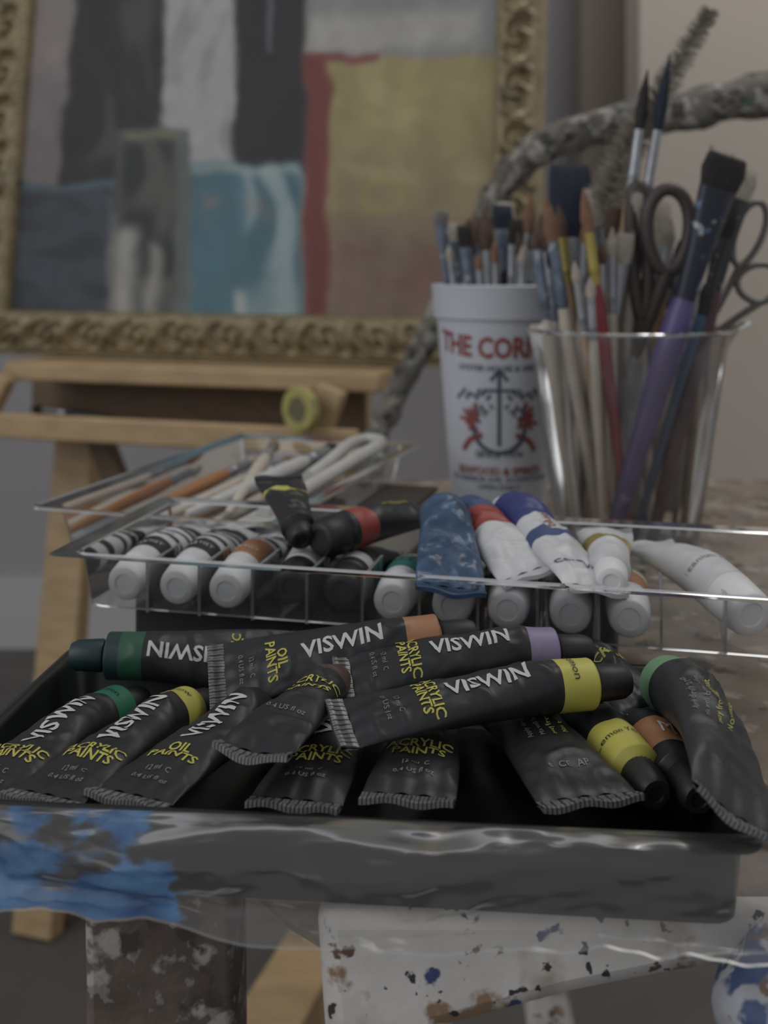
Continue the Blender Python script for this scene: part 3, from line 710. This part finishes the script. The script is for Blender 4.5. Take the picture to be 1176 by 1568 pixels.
# ------------------------------------------------------------------ crumpled clear packaging with blue paint smear
def film_mat():
    m = clear('packaging_film', tint=(.88, .87, .86), gl=.03, haze=.12, rough=.20, bump=1., bscale=24, hazecol=(.44, .42, .39), fmul=.5, bstretch=(.5, 1, 1.6), bdist=.012)
    nt = m.node_tree; N = nt.nodes; Lk = nt.links; out = N['Material Output']
    src = out.inputs[0].links[0].from_socket
    tc = N.new('ShaderNodeTexCoord'); mp = N.new('ShaderNodeMapping'); mp.inputs['Scale'].default_value = (1, 1, 2.2)
    Lk.new(tc.outputs['Object'], mp.inputs[0])
    n = N.new('ShaderNodeTexNoise'); n.inputs['Scale'].default_value = 38; n.inputs['Detail'].default_value = 4; Lk.new(mp.outputs[0], n.inputs['Vector'])
    sp = N.new('ShaderNodeSeparateXYZ'); Lk.new(tc.outputs['Object'], sp.inputs[0])
    mr = N.new('ShaderNodeMapRange'); mr.inputs[1].default_value = -.020; mr.inputs[2].default_value = -.052; mr.inputs[3].default_value = -.42; mr.inputs[4].default_value = .0
    Lk.new(sp.outputs[0], mr.inputs[0])
    zz = N.new('ShaderNodeMath'); zz.operation = 'MULTIPLY_ADD'; zz.inputs[1].default_value = -8; Lk.new(sp.outputs[2], zz.inputs[0]); Lk.new(mr.outputs[0], zz.inputs[2])
    ad = N.new('ShaderNodeMath'); Lk.new(n.outputs[0], ad.inputs[0]); Lk.new(zz.outputs[0], ad.inputs[1])
    m3 = N.new('ShaderNodeMapRange'); m3.inputs[1].default_value = .50; m3.inputs[2].default_value = .56; m3.inputs[4].default_value = .85; Lk.new(ad.outputs[0], m3.inputs[0])
    pb = N.new('ShaderNodeBsdfPrincipled'); pb.inputs['Roughness'].default_value = .45
    n2 = N.new('ShaderNodeTexNoise'); n2.inputs['Scale'].default_value = 60; n2.inputs['Detail'].default_value = 3; Lk.new(mp.outputs[0], n2.inputs['Vector'])
    cr = N.new('ShaderNodeValToRGB'); cr.color_ramp.elements[0].position = .35; cr.color_ramp.elements[0].color = (*lin((44, 76, 118)), 1)
    cr.color_ramp.elements[1].position = .65; cr.color_ramp.elements[1].color = (*lin((84, 126, 168)), 1)
    Lk.new(n2.outputs[0], cr.inputs[0]); Lk.new(cr.outputs[0], pb.inputs['Base Color'])
    mx = N.new('ShaderNodeMixShader'); Lk.new(m3.outputs[0], mx.inputs[0]); Lk.new(src, mx.inputs[1]); Lk.new(pb.outputs[0], mx.inputs[2])
    Lk.new(mx.outputs[0], out.inputs[0]); return m
FILM = film_mat()
mb = MB(); rows = []
nxx = 260
def curve_prf(t):
    P = [(.0, .0010), (-.006, .0022), (-.0115, .0012), (-.0150, -.0025), (-.0165, -.0075), (-.0175, -.0125), (-.0200, -.0160), (-.0245, -.0180)]
    f = t*(len(P)-1); i = min(int(f), len(P)-2); f -= i
    return lerp(P[i][0], P[i+1][0], f), lerp(P[i][1], P[i+1][1], f)
for ti in range(51):
    t = ti/50; dy, dz = curve_prf(t); row = []
    for i in range(nxx+1):
        x = -.150+.29*i/nxx; k = sm(0, .35, t)
        w = .0042*noise.noise(Vector((x*18, t*1.6, 1.5)))+.0034*(abs(noise.noise(Vector((x*30+t*2, t*3.5-x*12, 4))))-.2)+.0008*noise.noise(Vector((x*140, t*9, 7)))
        row.append(Vector((x, dy+w*k, dz+w*.8*k-.0022*k*math.cos(x*18))))
    rows.append(row)
mb.grid(rows, FILM)
mb.grid([[p+Vector((0, 0, 0)) for p in rows[-1]], [p+Vector((0, -.0008, -.0003)) for p in rows[-1]]], EDGE2)
mb.build('clear_packaging_sheet', Matrix.Translation((-.0095, .3165, .640)) @ Matrix.Rotation(math.radians(-4.5), 4, 'Z'), fix=False)

# ------------------------------------------------------------------ room
WL = mat('wall_lilac_grey', (158, 154, 157), .9, var=.03, vscale=3)
WR = mat('wall_beige', (200, 187, 173), .9, var=.03, vscale=2)
TR = mat('trim_brown', (138, 126, 113), .7)
BB = mat('baseboard_white', (184, 181, 180), .6)
FL = mat('floor_grey', (88, 84, 80), .6, var=.12, vscale=8)
def rbox(name, c, s, mt):
    mb = MB(); mb.box(c, s, mt); return mb.build(name, smooth=False)
rbox('floor', (0, .8, -.03), (5.0, 4.4, .06), FL)
rbox('wall_back', (-1.0, 2.36, 1.3), (3.0, .1, 2.6), WL)
rbox('baseboard_back', (-1.0, 2.30, .07), (3.0, .02, .14), BB)
rbox('trim_1', (.44, 2.25, 1.3), (.10, .12, 2.6), TR)
rbox('wall_right', (1.47, 2.10, 1.3), (2.0, .12, 2.6), WR)

# ------------------------------------------------------------------ light
w = bpy.data.worlds.new('world'); bpy.context.scene.world = w; w.use_nodes = True
w.node_tree.nodes['Background'].inputs[0].default_value = (.94, .96, 1., 1); w.node_tree.nodes['Background'].inputs[1].default_value = .36
def area(name, loc, tgt, sx, sy, pw, col=(1, 1, 1)):
    li = bpy.data.lights.new(name, 'AREA'); li.shape = 'RECTANGLE'; li.size = sx; li.size_y = sy; li.energy = pw; li.color = col
    ob = bpy.data.objects.new(name, li); C.objects.link(ob); ob.location = loc
    ob.rotation_euler = (Vector(tgt)-Vector(loc)).to_track_quat('-Z', 'Y').to_euler()
area('window_light', (-1.6, -.5, 1.8), (0, .6, .65), 1.4, 1.6, 14, (.98, .99, 1))
area('ceiling_light', (.9, 1.1, 2.4), (.3, 1.3, .6), 1.0, 1.0, 10, (1, .97, .92))

# ------------------------------------------------------------------ camera
cam = bpy.data.cameras.new('camera'); co = bpy.data.objects.new('camera', cam); C.objects.link(co)
co.location = (0, 0, .80); co.rotation_euler = (pi/2, 0, 0)
cam.sensor_fit = 'VERTICAL'; cam.sensor_height = 36; cam.lens = 39.03; cam.shift_y = -.245; cam.clip_start = .01
cam.dof.use_dof = True; cam.dof.focus_distance = .385; cam.dof.aperture_fstop = 10
bpy.context.scene.camera = co
bpy.context.scene.view_settings.view_transform = 'Standard'
